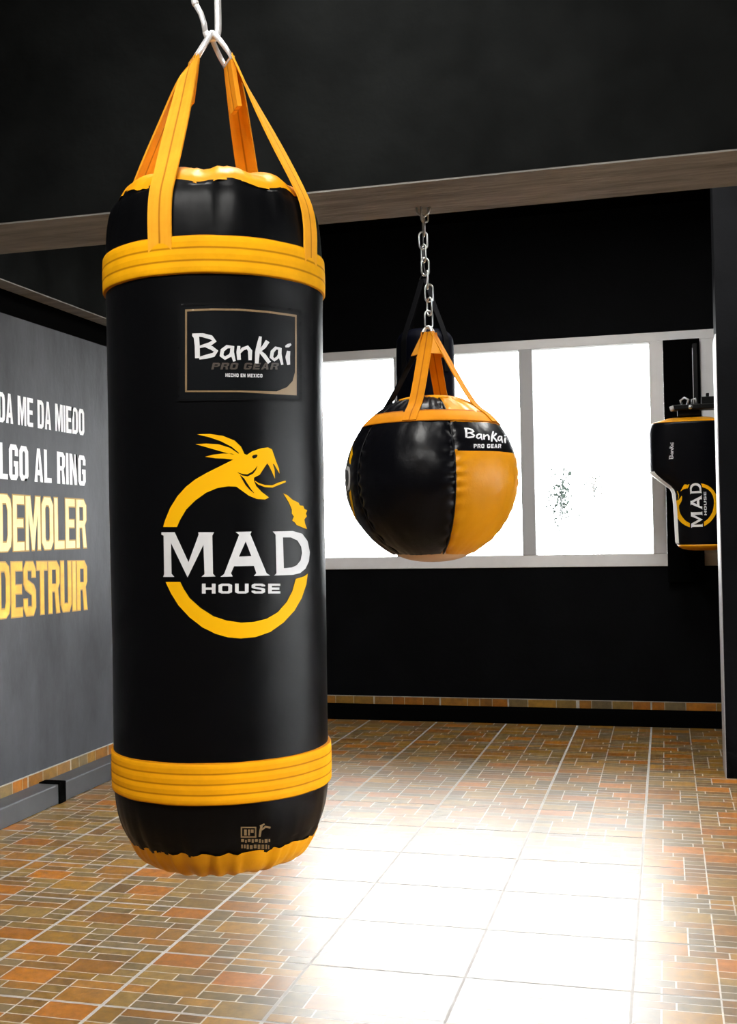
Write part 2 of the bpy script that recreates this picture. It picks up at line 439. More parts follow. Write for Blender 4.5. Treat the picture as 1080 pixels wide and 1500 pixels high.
MAD = [[[(138, 632), (210, 632), (285, 795), (340, 645), (338, 632), (424, 632), (414, 650), (418, 858), (432, 873), (355, 875), (372, 860), (366, 700), (280, 878), (190, 690), (193, 858), (208, 875), (148, 875), (153, 860), (150, 650), (138, 645)]],
       [[(540, 630), (627, 628), (620, 642), (708, 855), (728, 868), (640, 870), (653, 855), (640, 815), (532, 817), (515, 855), (525, 873), (458, 875), (478, 860), (560, 645)], [(595, 682), (626, 762), (558, 765)]],
       [[(742, 628), (850, 625), (902, 640), (931, 680), (943, 740), (938, 790), (920, 830), (890, 855), (850, 864), (750, 868), (762, 855), (757, 645)], [(797, 660), (840, 660), (876, 677), (896, 710), (901, 745), (893, 785), (872, 812), (845, 824), (802, 828)]]]
HOUSE = textgroups('HOUSE', 358, 783, -966, -912, gap=.22, t=.27, h=.22)
HOUSE = mapg(HOUSE, lambda x, y: (x, -y))
BANKAI = [[thickline([(262, 296), (283, 305), (288, 360), (290, 436)], [18, 34, 30, 30])],
          [thickline([(258, 293), (320, 296), (372, 310), (392, 332), (362, 352), (300, 368)], [14, 24, 26, 26, 24, 14])],
          [thickline([(330, 360), (375, 374), (402, 394), (386, 416), (340, 428), (300, 436)], [12, 24, 26, 26, 24, 16])],
          [thickline([(505, 368), (468, 366), (440, 388), (434, 420), (455, 436), (485, 420), (503, 385)], [12, 22, 24, 24, 22, 20, 14])], [thickline([(500, 362), (497, 400), (512, 455)], [22, 24, 16])],
          [thickline([(538, 362), (536, 400), (540, 446)], [18, 24, 22])], [thickline([(538, 410), (562, 380), (590, 370), (606, 392), (606, 448)], [12, 20, 24, 26, 20])],
          [thickline([(668, 304), (660, 350), (650, 400), (646, 468)], [16, 26, 28, 22])], [thickline([(712, 332), (690, 366), (660, 396)], [26, 24, 14])], [thickline([(662, 392), (690, 420), (722, 464)], [16, 24, 22])],
          [thickline([(790, 378), (760, 374), (740, 396), (734, 430), (752, 446), (774, 430), (788, 400)], [12, 20, 22, 22, 20, 18, 14])], [thickline([(786, 374), (784, 410), (800, 476)], [20, 22, 14])],
          [thickline([(838, 392), (832, 430), (838, 476)], [20, 28, 18])], [thickline([(818, 366), (834, 360), (852, 350)], [10, 22, 12])]]


def px_logo(x, y): return (200 + x / 3.7241, 610 + y / 3.7241)          # where the artwork sits on the big bag
def px_label(x, y): return (220 + x / 4.1538, 420 + y / 4.1538)


# ------------------------------------------------------------------ the room
XL, XR, YB, YN, ZC = -3.16, 4.5, 8.0, -2.4, 3.6
COLX, COLY0, COLY1 = .287, 6.33, 6.62
WZ0, WZ1 = 1.09, 2.71              # outer window frame
WX0, WX1 = -2.80, .62

# floor: tiles of .495 x .42, each printed with an ashlar of small bricks
TX, TY = .495, .42
PAT = [(0, 2, 0, 2), (2, 3, 0, 1), (3, 5, 0, 1), (2, 3.5, 1, 2), (3.5, 5, 1, 2), (5, 6, 0, 2), (0, 1.5, 2, 3), (1.5, 3, 2, 3), (3, 5, 2, 4), (5, 6, 2, 3), (0, 1, 3, 4), (1, 3, 3, 4), (5, 6, 3, 4),
       (0, 1, 4, 6), (1, 3, 4, 6), (3, 4.5, 4, 5), (4.5, 6, 4, 5), (3, 4, 5, 6), (4, 6, 5, 6), (0, 1.5, 6, 7), (1.5, 3, 6, 7), (0, 1, 7, 8), (1, 3, 7, 8), (3, 4, 6, 7), (3, 4, 7, 8), (4, 6, 6, 8)]
PAL = [(0.3108, 0.111, 0.0074), (0.2738, 0.0962, 0.0074), (0.2516, 0.111, 0.0133), (0.2442, 0.1258, 0.0163), (0.1998, 0.1221, 0.0296), (0.1517, 0.1036, 0.0385), (0.148, 0.1051, 0.0488), (0.2294, 0.0962, 0.0104), (0.185, 0.0925, 0.0192), (0.1332, 0.074, 0.0207)]
BIG = [0, 0, 1, 2, 3, 3, 4, 7, 7]
SML = [2, 3, 4, 4, 5, 5, 6, 6, 8, 9, 8]


def brick_colour(big=False):
    c = PAL[random.choice(BIG if big else SML)]; k = random.uniform(.8, 1.2)
    return tuple(x * k for x in c)


GR = (.50, .47, .43)
fv, ff, fc = [], [], []


def quad(x0, x1, y0, y1, z, c, tilt=0):
    k = len(fv); tx, ty = random.uniform(-tilt, tilt), random.uniform(-tilt, tilt); cx, cy = (x0 + x1) / 2, (y0 + y1) / 2
    for (x, y) in ((x0, y0), (x1, y0), (x1, y1), (x0, y1)): fv.append((x, y, z + (x - cx) * tx + (y - cy) * ty))
    ff.append((k, k + 1, k + 2, k + 3)); fc.append(c)


quad(XL, XR, YN, YB, -.0012, GR)
gx0, gy0 = -.125 - 7 * TX, 2.952 - 13 * TY
for i in range(int((XR - gx0) / TX) + 1):
    for j in range(int((YB - gy0) / TY) + 1):
        ox, oy = gx0 + i * TX, gy0 + j * TY
        flipx, flipy = random.random() < .5, random.random() < .5
        tl = (random.uniform(-.0012, .0012), random.uniform(-.0012, .0012))
        quad(max(XL, ox + .0045), min(XR, ox + TX - .0045), max(YN, oy + .004), min(YB, oy + TY - .004), -.0003, GR)
        for (a, b, c, d) in PAT:
            if flipx: a, b = 6 - b, 6 - a
            if flipy: c, d = 8 - d, 8 - c
            x0, x1, y0, y1 = a / 6 * TX, b / 6 * TX, c / 8 * TY, d / 8 * TY
            g = .0026; e = .0060
            x0 += e if a == 0 else g; x1 -= e if b == 6 else g; y0 += e if c == 0 else g * .8; y1 -= e if d == 8 else g * .8
            X0, X1, Y0, Y1 = max(XL, ox + x0), min(XR, ox + x1), max(YN, oy + y0), min(YB, oy + y1)
            if X1 - X0 < .004 or Y1 - Y0 < .004: continue
            quad(X0, X1, Y0, Y1, 0, brick_colour((b - a) * (d - c) > 3), .0015)
floor = link('floor', fv, ff, M['tile'], face_cols=fc); floor.data.materials.append(M['grout']); floor.data.polygons[0].material_index = 1; struct(floor, 'glossy brown brick-patterned tile floor')

# left wall: grey painted concrete with a black strip on top and a shallow edge beam above
wl = MB().box(XL - .2, XL, YN, YB, -.05, 2.48).build('wall_left', M['wall_grey']); struct(wl, 'grey concrete wall with painted slogan')
MB().box(XL - .2, XL - .012, YN, YB, 2.48, 2.606).build('recess_strip', M['matte_black'], wl)
eb = MB().box(XL - .2, XL + .095, YN, YB, 2.612, ZC); eb = eb.build('trim_1', M['beam_paint']); struct(eb, 'dark edge beam along the grey wall')
MB().box(XL - .012, XL + .094, YN, YB, 2.606, 2.612).build('soffit', M['raw_concrete'], eb)

# rear wall (seen across the room) with its window
wb = MB()
wb.box(XL - .2, WX0, YB, YB + .22, -.05, ZC).box(WX1, XR + .2, YB, YB + .22, -.05, ZC).box(WX0, WX1, YB, YB + .22, -.05, WZ0).box(WX0, WX1, YB, YB + .22, WZ1, ZC)
struct(wb.build('wall_back', M['wall_black']), 'black wall below and above the window')
# window: outer frame, mullions, panes
win = bpy.data.objects.new('window_1', None); COL.objects.link(win); win.location = (WX0, YB, WZ0); struct(win, 'long grey aluminium window with bright panes')


def wpart(name, mb, m, bev=.004):
    mb.v = [(x - WX0, y - YB, z - WZ0) for x, y, z in mb.v]
    return mb.build(name, m, win, bev=bev)


fy0, fy1 = YB - .015, YB + .09
fr = MB().box(WX0, WX1, fy0, fy1, WZ0, 1.178).box(WX0, WX1, fy0, fy1, 2.645, WZ1).box(WX0, WX0 + .085, fy0, fy1, 1.178, 2.645)
wpart('window_frame', fr, M['frame'])
for x0, x1, mm in ((-1.908, -1.845, 'frame_dark'), (-.988, -.892, 'frame_dark'), (-.086, .008, 'frame')):
    wpart('mullion', MB().box(x0, x1, fy0 - .006, fy1, 1.178, 2.645), M[mm])
wpart('side_panel', MB().box(.25, WX1, fy0, fy1, 1.178, 2.645), M['frame'])
for x0, x1 in ((WX0 + .085, -1.908), (-1.845, -.988), (-.892, -.086), (.008, .25)):
    wpart('window_pane', MB().box(x0, x1, YB + .035, YB + .041, 1.178, 2.645), M['glass'], 0)
wpart('window_sill', MB().box(WX0, WX1, YB + .09, YB + .22, WZ0 - .01, 1.16), M['frame'])

# free end of the black partition that closes the view at the side
pt = MB().box(COLX, XR, COLY0, COLY1, -.02, ZC).build('wall_right', M['wall_black']); struct(pt, 'black painted partition end beside the window')
MB().box(COLX - .006, COLX - .0003, COLY0 + .004, COLY1, 0, 2.40).build('lit_side_strip', M['lit_side_bolt'], pt, bev=.001)  # window light on the partition's side, painted as a pale strip

# side wall, wall behind the camera and ceiling
sw = MB().box(XR, XR + .2, YN, .2, -.05, ZC).box(XR, XR + .2, 5.7, YB, -.05, ZC).box(XR, XR + .2, .2, 5.7, -.05, .3).box(XR, XR + .2, .2, 5.7, 2.1, ZC)
struct(sw.build('wall_side', M['wall_black']))
rw = MB().box(XL - .2, XR + .2, YN - .2, YN, -.05, ZC)
struct(rw.build('wall_rear', M['wall_black']))
struct(MB().box(XL - .2, XR + .2, YN - .2, YB + .22, ZC, ZC + .15).build('ceiling', M['matte_black']), 'black ceiling')
for nm, ax in (('window_2', 0),):
    e = bpy.data.objects.new(nm, None); COL.objects.link(e); struct(e)
    b = MB()
    if ax == 0:
        for y in (.2, 1.55, 2.92, 4.27, 5.63): b.box(XR + .08, XR + .15, y, y + .07, .3, 2.1)
        b.box(XR + .08, XR + .15, .27, 5.63, .3, .37).box(XR + .08, XR + .15, .27, 5.63, 2.03, 2.1)
        g = MB().box(XR + .11, XR + .116, .27, 5.63, .37, 2.03)
    else:
        for x in (-.7, .35, 1.4, 2.43): b.box(x, x + .07, YN - .15, YN - .08, .75, 2.75)
        b.box(-.63, 2.43, YN - .15, YN - .08, .75, .82).box(-.63, 2.43, YN - .15, YN - .08, 2.68, 2.75)
        g = MB().box(-.63, 2.43, YN - .116, YN - .11, .82, 2.68)
    b.build('window_frame', M['frame'], e); g.build('window_pane', M['glass'], e)

# cross beam
cb = MB().box(XL + .096, XR, 3.452, 3.812, 2.466, ZC).build('trim_2', M['beam_paint']); struct(cb, 'deep dark cross beam with a bare concrete underside')
MB().box(XL + .096, XR, 3.453, 3.811, 2.46, 2.466).build('soffit', M['raw_concrete'], cb)


# tile skirting and the low rails along the walls
def skirting(name, along_x, lab):
    global fv, ff, fc
    v, f, c = [], [], []
    def q(b0, b1, z0, z1, col, d):
        k = len(v)
        for a, z in ((b0, z0), (b1, z0), (b1, z1), (b0, z1)):
            v.append((a, YB - d, z) if along_x else (XL + d, a, z))
        f.append((k, k + 1, k + 2, k + 3) if along_x else (k, k + 1, k + 2, k + 3)); c.append(col)
    lo, hi = (XL, COLX + 1) if along_x else (YN, YB)
    q(lo, hi, 0, .156, (.42, .40, .37), .008)
    s = gx0 if along_x else gy0; st = TX if along_x else TY
    while s < hi:
        a = s
        while a < s + st - .02:
            wd = random.choice((.09, .14, .2)); b = min(a + wd, s + st)
            if b > lo + .01 and a < hi - .01:
                q(max(lo, a + (.006 if a == s else .002)), min(hi, b - (.006 if b >= s + st - .001 else .002)), .002, .152, brick_colour(random.random() < .5), .009)
            a = b
        s += st
    # top edge
    k = len(v)
    v.extend([(lo, YB - .009, .156), (hi, YB - .009, .156), (hi, YB, .156), (lo, YB, .156)] if along_x else [(XL + .009, lo, .156), (XL + .009, hi, .156), (XL, hi, .156), (XL, lo, .156)])
    f.append((k, k + 1, k + 2, k + 3)); c.append((.42, .40, .37))
    o = link(name, v, f, M['skirting'], face_cols=c); fix = None
    return struct(o, lab)


skirting('baseboard_back', True, 'brown tile skirting under the black window wall')
skirting('baseboard_left', False, 'brown tile skirting under the grey slogan wall')
struct(MB().box(XL + .0095, XL + .13, YN, YB - .14, 0, .1).build('trim_3', M['rail'], bev=.006), 'low dark grey rail along the grey wall')
struct(MB().box(XL + .0095, XR, YB - .135, YB - .0095, 0, .1).build('trim_4', M['matte_black'], bev=.006), 'low rail under the window, its backlit shade painted black')  # same rail as along the grey wall; its backlit shade is painted black

# ------------------------------------------------------------------ slogan on the left wall
def wall_map(u, v): return Vector((XL, u, v)), Vector((1, 0, 0))


def slogan(txt, y0, y1, z0a, z0b, z1a, z1b, m, label, t=.3, rim=None):
    g = textgroups(txt, 0, 1, 0, 1, gap=.13, t=t, h=.15)
    ya = y0
    fn = lambda x, y: (ya + x * (y1 - ya), (z0a + (z0b - z0a) * x) * (1 - y) + (z1a + (z1b - z1a) * x) * y)
    o = decal('wall_lettering', mapg(g, fn), .2, wall_map, .0016, m, wl); o['label'] = label
    if rim:
        ga = mapg(g, fn); out = []
        for gr in ga:
            outer = gr[0]; P = [Vector(p) for p in outer]; A = sum(P[i - 1].x * P[i].y - P[i].x * P[i - 1].y for i in range(len(P))); sgn = 1 if A > 0 else -1; ex = []
            for i in range(len(P)):
                a = (P[i] - P[i - 1]).normalized(); b = (P[(i + 1) % len(P)] - P[i]).normalized(); n1 = Vector((a.y, -a.x)) * sgn; n2 = Vector((b.y, -b.x)) * sgn
                q = (n1 + n2); q = q / max(.35, q.length_squared / 2) * .0065; ex.append(tuple(P[i] + q))
            holes = []
            for h in gr[1:]:
                cx = sum(p[0] for p in h) / len(h); cy = sum(p[1] for p in h) / len(h)
                holes.append([(cx + (p[0] - cx) * .8, cy + (p[1] - cy) * .92) for p in h])
            out.append([ex] + holes)
        decal('lettering_edge', out, .2, wall_map, .0008, rim, o)


slogan('NADA ME DA MIEDO', 4.695, 5.682, 1.935, 1.934, 2.085, 2.081, M['wt_white'], 'white painted line reading DA ME DA MIEDO', t=.36)
slogan('SALGO AL RING', 4.655, 5.69, 1.655, 1.65, 1.838, 1.819, M['wt_white'], 'white painted line reading LGO AL RING', t=.36)
slogan('DEMOLER', 4.832, 5.69, 1.297, 1.303, 1.578, 1.57, M['wt_cream'], 'pale yellow painted word DEMOLER', rim=M['wt_rim'])
slogan('DESTRUIR', 4.812, 5.688, .970, .957, 1.243, 1.226, M['wt_yellow'], 'golden yellow painted word DESTRUIR', rim=M['wt_rim'])

# black bracket strap bent over the rail
br = MB().box(XL + .02, XL + .134, 5.135, 5.20, .1005, .106).box(XL + .1305, XL + .1365, 5.135, 5.20, .0, .106)
tag(br.build('rail_bracket', M['matte_black']), 'small black angled bracket bent over the low rail under the slogan', 'bracket')

# ------------------------------------------------------------------ the big punching bag
BAGC = Vector((-.772, 1.865, 1.35 - .575))
ZO = .575


def face_cam(c): return math.atan2(-c.x, c.y)


bag = thing('punching_bag', 'tall black cylinder punching bag with yellow bands and a yellow snake emblem, nearest the camera', 'punching bag', BAGC, -face_cam(Vector((-BAGC.x, BAGC.y))) * 0 + math.atan2(-BAGC.x, BAGC.y))


def bag_disp(r, z, a):
    z0 = z - ZO; x, y = math.sin(a), math.cos(a)
    k = .0018 * noise.noise(Vector((x * 1.3, y * 1.3, z0 * 3)))
    up = max(0., min(1., (z0 - .485) / .09)); lo = max(0., min(1., (-.43 - z0) / .10))
    pl = noise.noise(Vector((x * 9, y * 9, z0 * 2.5))) + .5 * noise.noise(Vector((x * 22, y * 22, z0 * 4 + 7)))
    k += pl * (.0055 * up * (1.1 - .35 * up) + .005 * lo)
    dz = 0
    if z0 > .58: dz = .004 * math.sin(a * 11 + 2 * noise.noise(Vector((x * 3, y * 3, 1))))
    if z0 < -.505: dz = .002 * math.sin(a * 26 + 3 * noise.noise(Vector((x * 4, y * 4, 5))))
    return r + k, z + dz


prof = [(.164, -.522), (.172, -.506), (.181, -.48), (.1865, -.45), (.189, -.42), (.1888, -.36), (.1885, -.2), (.190, 0), (.1905, .2), (.1915, .38), (.1925, .43), (.192, .485), (.189, .53), (.183, .563), (.172, .588)]
prof = [(r, z + ZO) for r, z in prof]
bv, bf, ba = lathe(prof, 144, disp=bag_disp, sub=8)
body = link('bag_body', bv, bf, M['vinyl'], bag, True)
BAGT = BVHTree.FromPolygons([Vector(v) for v in bv], bf)


def cap_disp(r, z, a):
    z0 = z - ZO; x, y = math.sin(a), math.cos(a); edge = min(1., r / .15)
    k = .005 * edge * noise.noise(Vector((x * 11, y * 11, 3)))
    if z0 > 0: return r, z + k + .004 * edge * math.sin(a * 11 + 2 * noise.noise(Vector((x * 3, y * 3, 1))))
    return r + k * .5 * edge + .0022 * edge * math.sin(a * 40 + 5 * noise.noise(Vector((x * 3, y * 3, 9)))), z + k * .5 + .002 * edge * math.sin(a * 26 + 3 * noise.noise(Vector((x * 4, y * 4, 5))))


v, f, a = lathe([(r, z + ZO) for r, z in [(.1735, .585), (.163, .602), (.142, .617), (.105, .628), (.05, .632), (.002, .633)]], 144, disp=cap_disp, sub=5)
link('top_cap', v, f, M['vinyl_yellow'], bag, True)
v, f, a = lathe([(r, z + ZO) for r, z in [(.002, -.573), (.06, -.572), (.105, -.569), (.135, -.560), (.154, -.542), (.166, -.519)]], 144, disp=cap_disp, sub=5)
link('bottom_cap', v, f, M['vinyl_yellow'], bag, True)


def band(name, z0, z1, r0, r1, m, parent, n=144, wob=.0012):
    pr = [(r0 - .004, z0 - .0006), (r0 + .001, z0), (r0 + .0022, z0 + .002)] + [(r0 + (r1 - r0) * t + .0022 + .0008 * math.sin(PI * t), z0 + (z1 - z0) * t) for t in [i / 12 for i in range(1, 12)]] + [(r1 + .0022, z1 - .002), (r1 + .001, z1), (r1 - .004, z1 + .0006)]
    d = lambda r, z, a: (r + wob * noise.noise(Vector((math.sin(a) * 4, math.cos(a) * 4, z * 6))), z + .0012 * noise.noise(Vector((math.sin(a) * 3, math.cos(a) * 3, 2))))
    v, f, ac = lathe(pr, n, disp=d, sub=1)
    z_ = [p[2] for p in v]; ac = [min(1, max(0, (q - z0) / (z1 - z0))) for q in z_]
    return link(name, v, f, m, parent, True, attr=ac)


tag(band('upper_band', .428 + ZO, .490 + ZO, .1945, .194, M['web3'], bag), 'yellow stitched webbing band near the top')
tag(band('lower_band', -.433 + ZO, -.3655 + ZO, .191, .1907, M['web4'], bag), 'yellow stitched webbing band near the bottom')


def dring(name, cpos, wdir, updir, half, height, rad, parent, m):
    """rounded triangle ring: straight bar at cpos along wdir, bow along updir"""
    W = wdir.normalized(); U = updir.normalized(); pts = []
    for t in range(5): pts.append(cpos + W * (half * (-1 + .5 * t)))
    for t in range(1, 12):
        a = t / 12 * PI
        pts.append(cpos + W * (half * math.cos(a) * (1 - .25 * math.sin(a))) + U * (height * math.sin(a) ** .8))
    return MB().tube(pts, rad, 8, closed=True).build(name, m, parent, True)


for side, mid, azs in ((-1, math.radians(-72), (-27, -117)), (1, math.radians(105), (57, 153))):
    md = azv(mid); tan_mid = Vector((math.cos(mid), math.sin(mid), 0))
    top = Vector((.031 * side, md.y * .006, .856 + ZO))
    for az_ in azs:
        a = math.radians(az_); d = azv(a); tg = Vector((math.cos(a), math.sin(a), 0))
        if tg.dot(tan_mid) < 0: tgt = -tan_mid
        else: tgt = tan_mid
        nb = d * .004
        P = [d * .1935 + Vector((0, 0, .455 + ZO)), d * .1948 + Vector((0, 0, .49 + ZO)), d * .1945 + Vector((0, 0, .53 + ZO)), d * .1885 + Vector((0, 0, .567 + ZO)), d * .172 + Vector((0, 0, .606 + ZO)),
             d * .125 + Vector((top.x * .3, top.y * .3, .678 + ZO)), d * .075 + Vector((top.x * .6, top.y * .6, .755 + ZO)), d * .034 + Vector((top.x * .85, top.y * .85, .82 + ZO)), top + nb]
        Wd = [tg, tg, tg, tg, tg, tg, (tg * .8 + tgt * .2), (tg * .5 + tgt * .5), tgt]
        st = strap(P, Wd, .043, .0035, 'strap', M['web1'], bag)
    # the stitched double layer under the ring and the ring itself
    P = [top + Vector((0, 0, .004)), top + md * .004 + Vector((0, 0, -.03)), top + md * .012 + Vector((0, 0, -.085))]
    strap(P, [tan_mid] * 3, .046, .0085, 'strap_loop', M['web1'], bag, 4)
    apex = Vector((0, 0, .908 + ZO))
    dring('hanging_ring', top, tan_mid, apex - top, .022, (apex - top).length, .0050, bag, M['steel'])


# label, lettering and emblem: where each pixel's line of sight meets the bag skin
def surf_map(root_loc, rz, tree, conv):
    R_ = Matrix.Rotation(-rz, 3, 'Z'); o_ = R_ @ (CAM - root_loc)
    def fn(u, v):
        px, py = conv(u, v)
        d = R_ @ (RGT * ((px - 540) / F_PX) - UPV * ((py - 750) / F_PX) + FWD)
        h = tree.ray_cast(o_, d.normalized())
        if h[0] is None: return None
        n = h[1] if h[1].dot(d) < 0 else -h[1]
        return h[0], n
    return fn


brz = bag.rotation_euler.z
ML = surf_map(BAGC, brz, BAGT, px_logo); MLab = surf_map(BAGC, brz, BAGT, px_label)
patch = decal('label_patch', [[[(180, 112), (360, 104), (540, 106), (720, 120), (908, 150), (912, 692), (545, 684), (178, 690)]]], 14, MLab, .0010, M['patch'], bag)
patch['label'] = 'rectangular black label with a thin gold border'
decal('stitching', [[[(172, 104), (360, 96), (540, 98), (720, 112), (916, 142), (920, 700), (545, 692), (170, 698)], [(186, 120), (360, 112), (540, 114), (720, 128), (902, 158), (904, 684), (545, 676), (184, 682)]]], 14, MLab, .0016, M['print_black'], patch)
decal('gold_border', [[[(215, 140), (380, 133), (540, 135), (710, 148), (887, 172), (887, 662), (545, 642), (215, 642)], [(226, 152), (380, 145), (540, 147), (710, 160), (877, 184), (877, 520), (862, 575), (828, 612), (765, 638), (545, 632), (226, 632)]]], 12, MLab, .0019, M['print_gold'], patch)
decal('brand_lettering', BANKAI, 9, MLab, .0022, M['print_white'], patch)
pg = mapg(textgroups('PRO GEAR', 372, 772, -505, -464, gap=.2, t=.3, h=.24), lambda x, y: (x + (-y - 505) * -.25, -y + (x - 372) * .0))
decal('brand_subtitle', pg, 9, MLab, .0020, M['print_brown'], patch)
hm = mapg(textgroups('HECHO EN MEXICO', 458, 680, -549, -528, gap=.25, t=.3, h=.24), lambda x, y: (x, -y + (x - 458) * .02))
decal('origin_lettering', hm, 8, MLab, .0021, M['print_white'], patch)
sn = decal('snake_emblem', SNAKE, 9, ML, .0009, M['print_yellow'], bag); sn['label'] = 'yellow open-mouthed snake printed above the lettering'
decal('jaw_line', SNAKE_CUT, 9, ML, .0014, M['print_black'], sn)
decal('tongue', TONGUE, 9, ML, .0012, M['print_yellow'], sn)
decal('tail', TAIL, 9, ML, .0009, M['print_yellow'], sn)
decal('ring_emblem', RING, 10, ML, .0009, M['print_yellow'], bag)['label'] = 'lower half of a yellow circle'
decal('house_lettering', MAD, 9, ML, .0011, M['print_white'], bag)['label'] = 'large white serif word MAD'
decal('small_lettering', HOUSE, 9, ML, .0011, M['print_white'], bag)['label'] = 'small white word HOUSE'
# maker's stamp near the foot
STAMP = [[R4(608, 676, 452, 500), R4(614, 670, 458, 494)], [R4(622, 634, 464, 490)], [R4(640, 648, 464, 490)], [R4(652, 664, 464, 478)], [thickline([(690, 496), (694, 470), (700, 446)], [9, 10, 10])], [thickline([(692, 450), (712, 440)], 7)], [thickline([(700, 466), (716, 452), (738, 456)], [6, 9, 8])]]
for r_, (x0, x1, y0, y1) in enumerate(((610, 736, 506, 522), (610, 732, 530, 550))):
    x = x0
    while x < x1:
        ww = random.choice((7, 9, 12)); STAMP.append([R4(x, min(x + ww, x1), y0 + random.choice((0, 0, 3)), y1 - random.choice((0, 0, 4)))]); x += ww + 5
decal('maker_stamp', STAMP, 8, surf_map(BAGC, brz, BAGT, lambda x, y: (150 + x / 3, 1060 + y / 3)), .0010, M['print_gold'], bag)


# ------------------------------------------------------------------ carabiner and chains
def chain_link(parent, c, ang, L, W, r, m, name='chain_link', tilt=None):
    d = Vector((math.cos(ang), math.sin(ang), 0)); pts = []; h = (L - W) / 2
    for t in range(9):
        a = t / 8 * PI; pts.append(c + d * (W / 2 * math.cos(a)) + Vector((0, 0, h + W / 2 * math.sin(a))))
    for t in range(9):
        a = PI + t / 8 * PI; pts.append(c + d * (W / 2 * math.cos(a)) + Vector((0, 0, -h + W / 2 * math.sin(a))))
    return MB().tube(pts, r, 8, closed=True).build(name, m, parent, True)


def bag_local(p): return bag.matrix_basis @ p


cz = BAGC.z + ZO                    # camera height
cara = thing('carabiner', 'bright steel pear-shaped carabiner holding the rings of the big snake-emblem bag', 'carabiner', (BAGC.x, BAGC.y, cz + .895), brz)
pts = [(-.0095, 0, .014), (-.006, 0, .006), (0, 0, .003), (.007, 0, .005), (.0115, 0, .013), (.0125, 0, .03), (.0125, 0, .06), (.0122, 0, .09), (.008, 0, .104), (-.004, 0, .112), (-.018, 0, .108), (-.027, 0, .094), (-.029, 0, .078), (-.0285, 0, .068), (-.0265, 0, .064)]
MB().tube([tuple(p) for p in catmull(pts, 4)], .0064, 10).build('carabiner_body', M['steel'], cara, True)
MB().tube([(-.0105, 0, .0135), (-.0125, 0, .030), (-.018, 0, .048), (-.0285, 0, .066)], .0052, 10).build('gate', M['steel'], cara, True)

hang = thing('hanging_chain', 'zinc chain from the ceiling down to the carabiner of the big bag', 'chain', (BAGC.x, BAGC.y, ZC), brz)
z = cz + .895 + .105 - ZC + .020; k = 0
while z < -.03:
    chain_link(hang, Vector((-.006, 0, z)), (k % 2) * PI / 2 + .8, .046, .024, .003, M['chain']); z += .0385; k += 1
MB().box(-.05, .05, -.03, .03, -.008, 0).tube([(-.006, 0, -.01), (-.006, 0, -.055)], .004).build('ceiling_plate', M['metal_black'], hang)

# ------------------------------------------------------------------ the ball-shaped bag
BALLC = Vector((-.764, 3.725, 1.536)); RB = .291
ball = thing('ball_punching_bag', 'round black and yellow ball punching bag on straps in front of the window', 'punching bag', (BALLC.x, BALLC.y, BALLC.z - .29), math.atan2(-BALLC.x, BALLC.y))
ZB = .29


def ballprof():
    P = []
    for i in range(41):
        t = -math.radians(63) + math.radians(63 + 68) * i / 40
        r = RB * math.cos(t); z = RB * math.sin(t)
        z = z * (.985 if z < 0 else .965)
        P.append((r, z + ZB))
    return P


BP = ballprof()


def ball_disp_for(a0, a1):
    def fn(r, z, a):
        t = (a - a0) / (a1 - a0); e = min(t, 1 - t); x, y = math.sin(a), math.cos(a); zz = z - ZB
        seam = math.exp(-(e / .07) ** 2)
        k = -.006 * math.exp(-(e / .025) ** 2) + .004 * math.sin(PI * t)
        k += seam * .0035 * math.sin(zz * 165 + 4 * noise.noise(Vector((x * 3, y * 3, zz * 6))))
        k += .0022 * noise.noise(Vector((x * 5, y * 5, zz * 9))) + .0012 * noise.noise(Vector((x * 14, y * 14, zz * 20)))
        up = max(0, min(1, (zz - .19) / .05)); k += up * .004 * noise.noise(Vector((x * 10, y * 10, zz * 5)))
        q = math.cos(math.asin(max(-1, min(1, zz / RB))))
        return r + k * q, z + k * (zz / RB)
    return fn


cuts = [-129, -57, 15, 87, 159, 231]
panel_geo = {}
for i in range(5):
    a0, a1 = math.radians(cuts[i]), math.radians(cuts[i + 1]); yel = i in (2, 4)
    vv, f_, _ = lathe(BP, 36, a0, a1, disp=ball_disp_for(a0, a1), sub=3)
    panel_geo[i] = (vv, f_)
    if not yel:
        o = link('ball_panel', vv, f_, M['vinyl_gloss'], ball, True)
    else:
        def sub_mesh(test):
            fs = [q for q in f_ if test(sum(vv[j][2] for j in q) / 4 - ZB)]; us = sorted({j for q in fs for j in q}); ix = {u: n for n, u in enumerate(us)}
            return [vv[u] for u in us], [tuple(ix[j] for j in q) for q in fs]
        v1, f1 = sub_mesh(lambda q: q < .073 or q > .168)
        o = link('ball_panel', v1, f1, M['vinyl_amber'], ball, True); o['label'] = 'yellow vinyl panel with a black label strip' if i == 2 else 'yellow vinyl panel'
        v1, f1 = sub_mesh(lambda q: .073 <= q <= .168)
        lb = link('label_strip', v1, f1, M['vinyl_gloss'], o, True)
        if i == 2: ball_label = lb
    if i == 0: side_panel = o
ALLB = BVHTree.FromPolygons([Vector(v) for g in (0, 1, 2) for v in panel_geo[g][0]], [tuple(j + g * len(panel_geo[0][0]) for j in q) for g in (0, 1, 2) for q in panel_geo[g][1]])
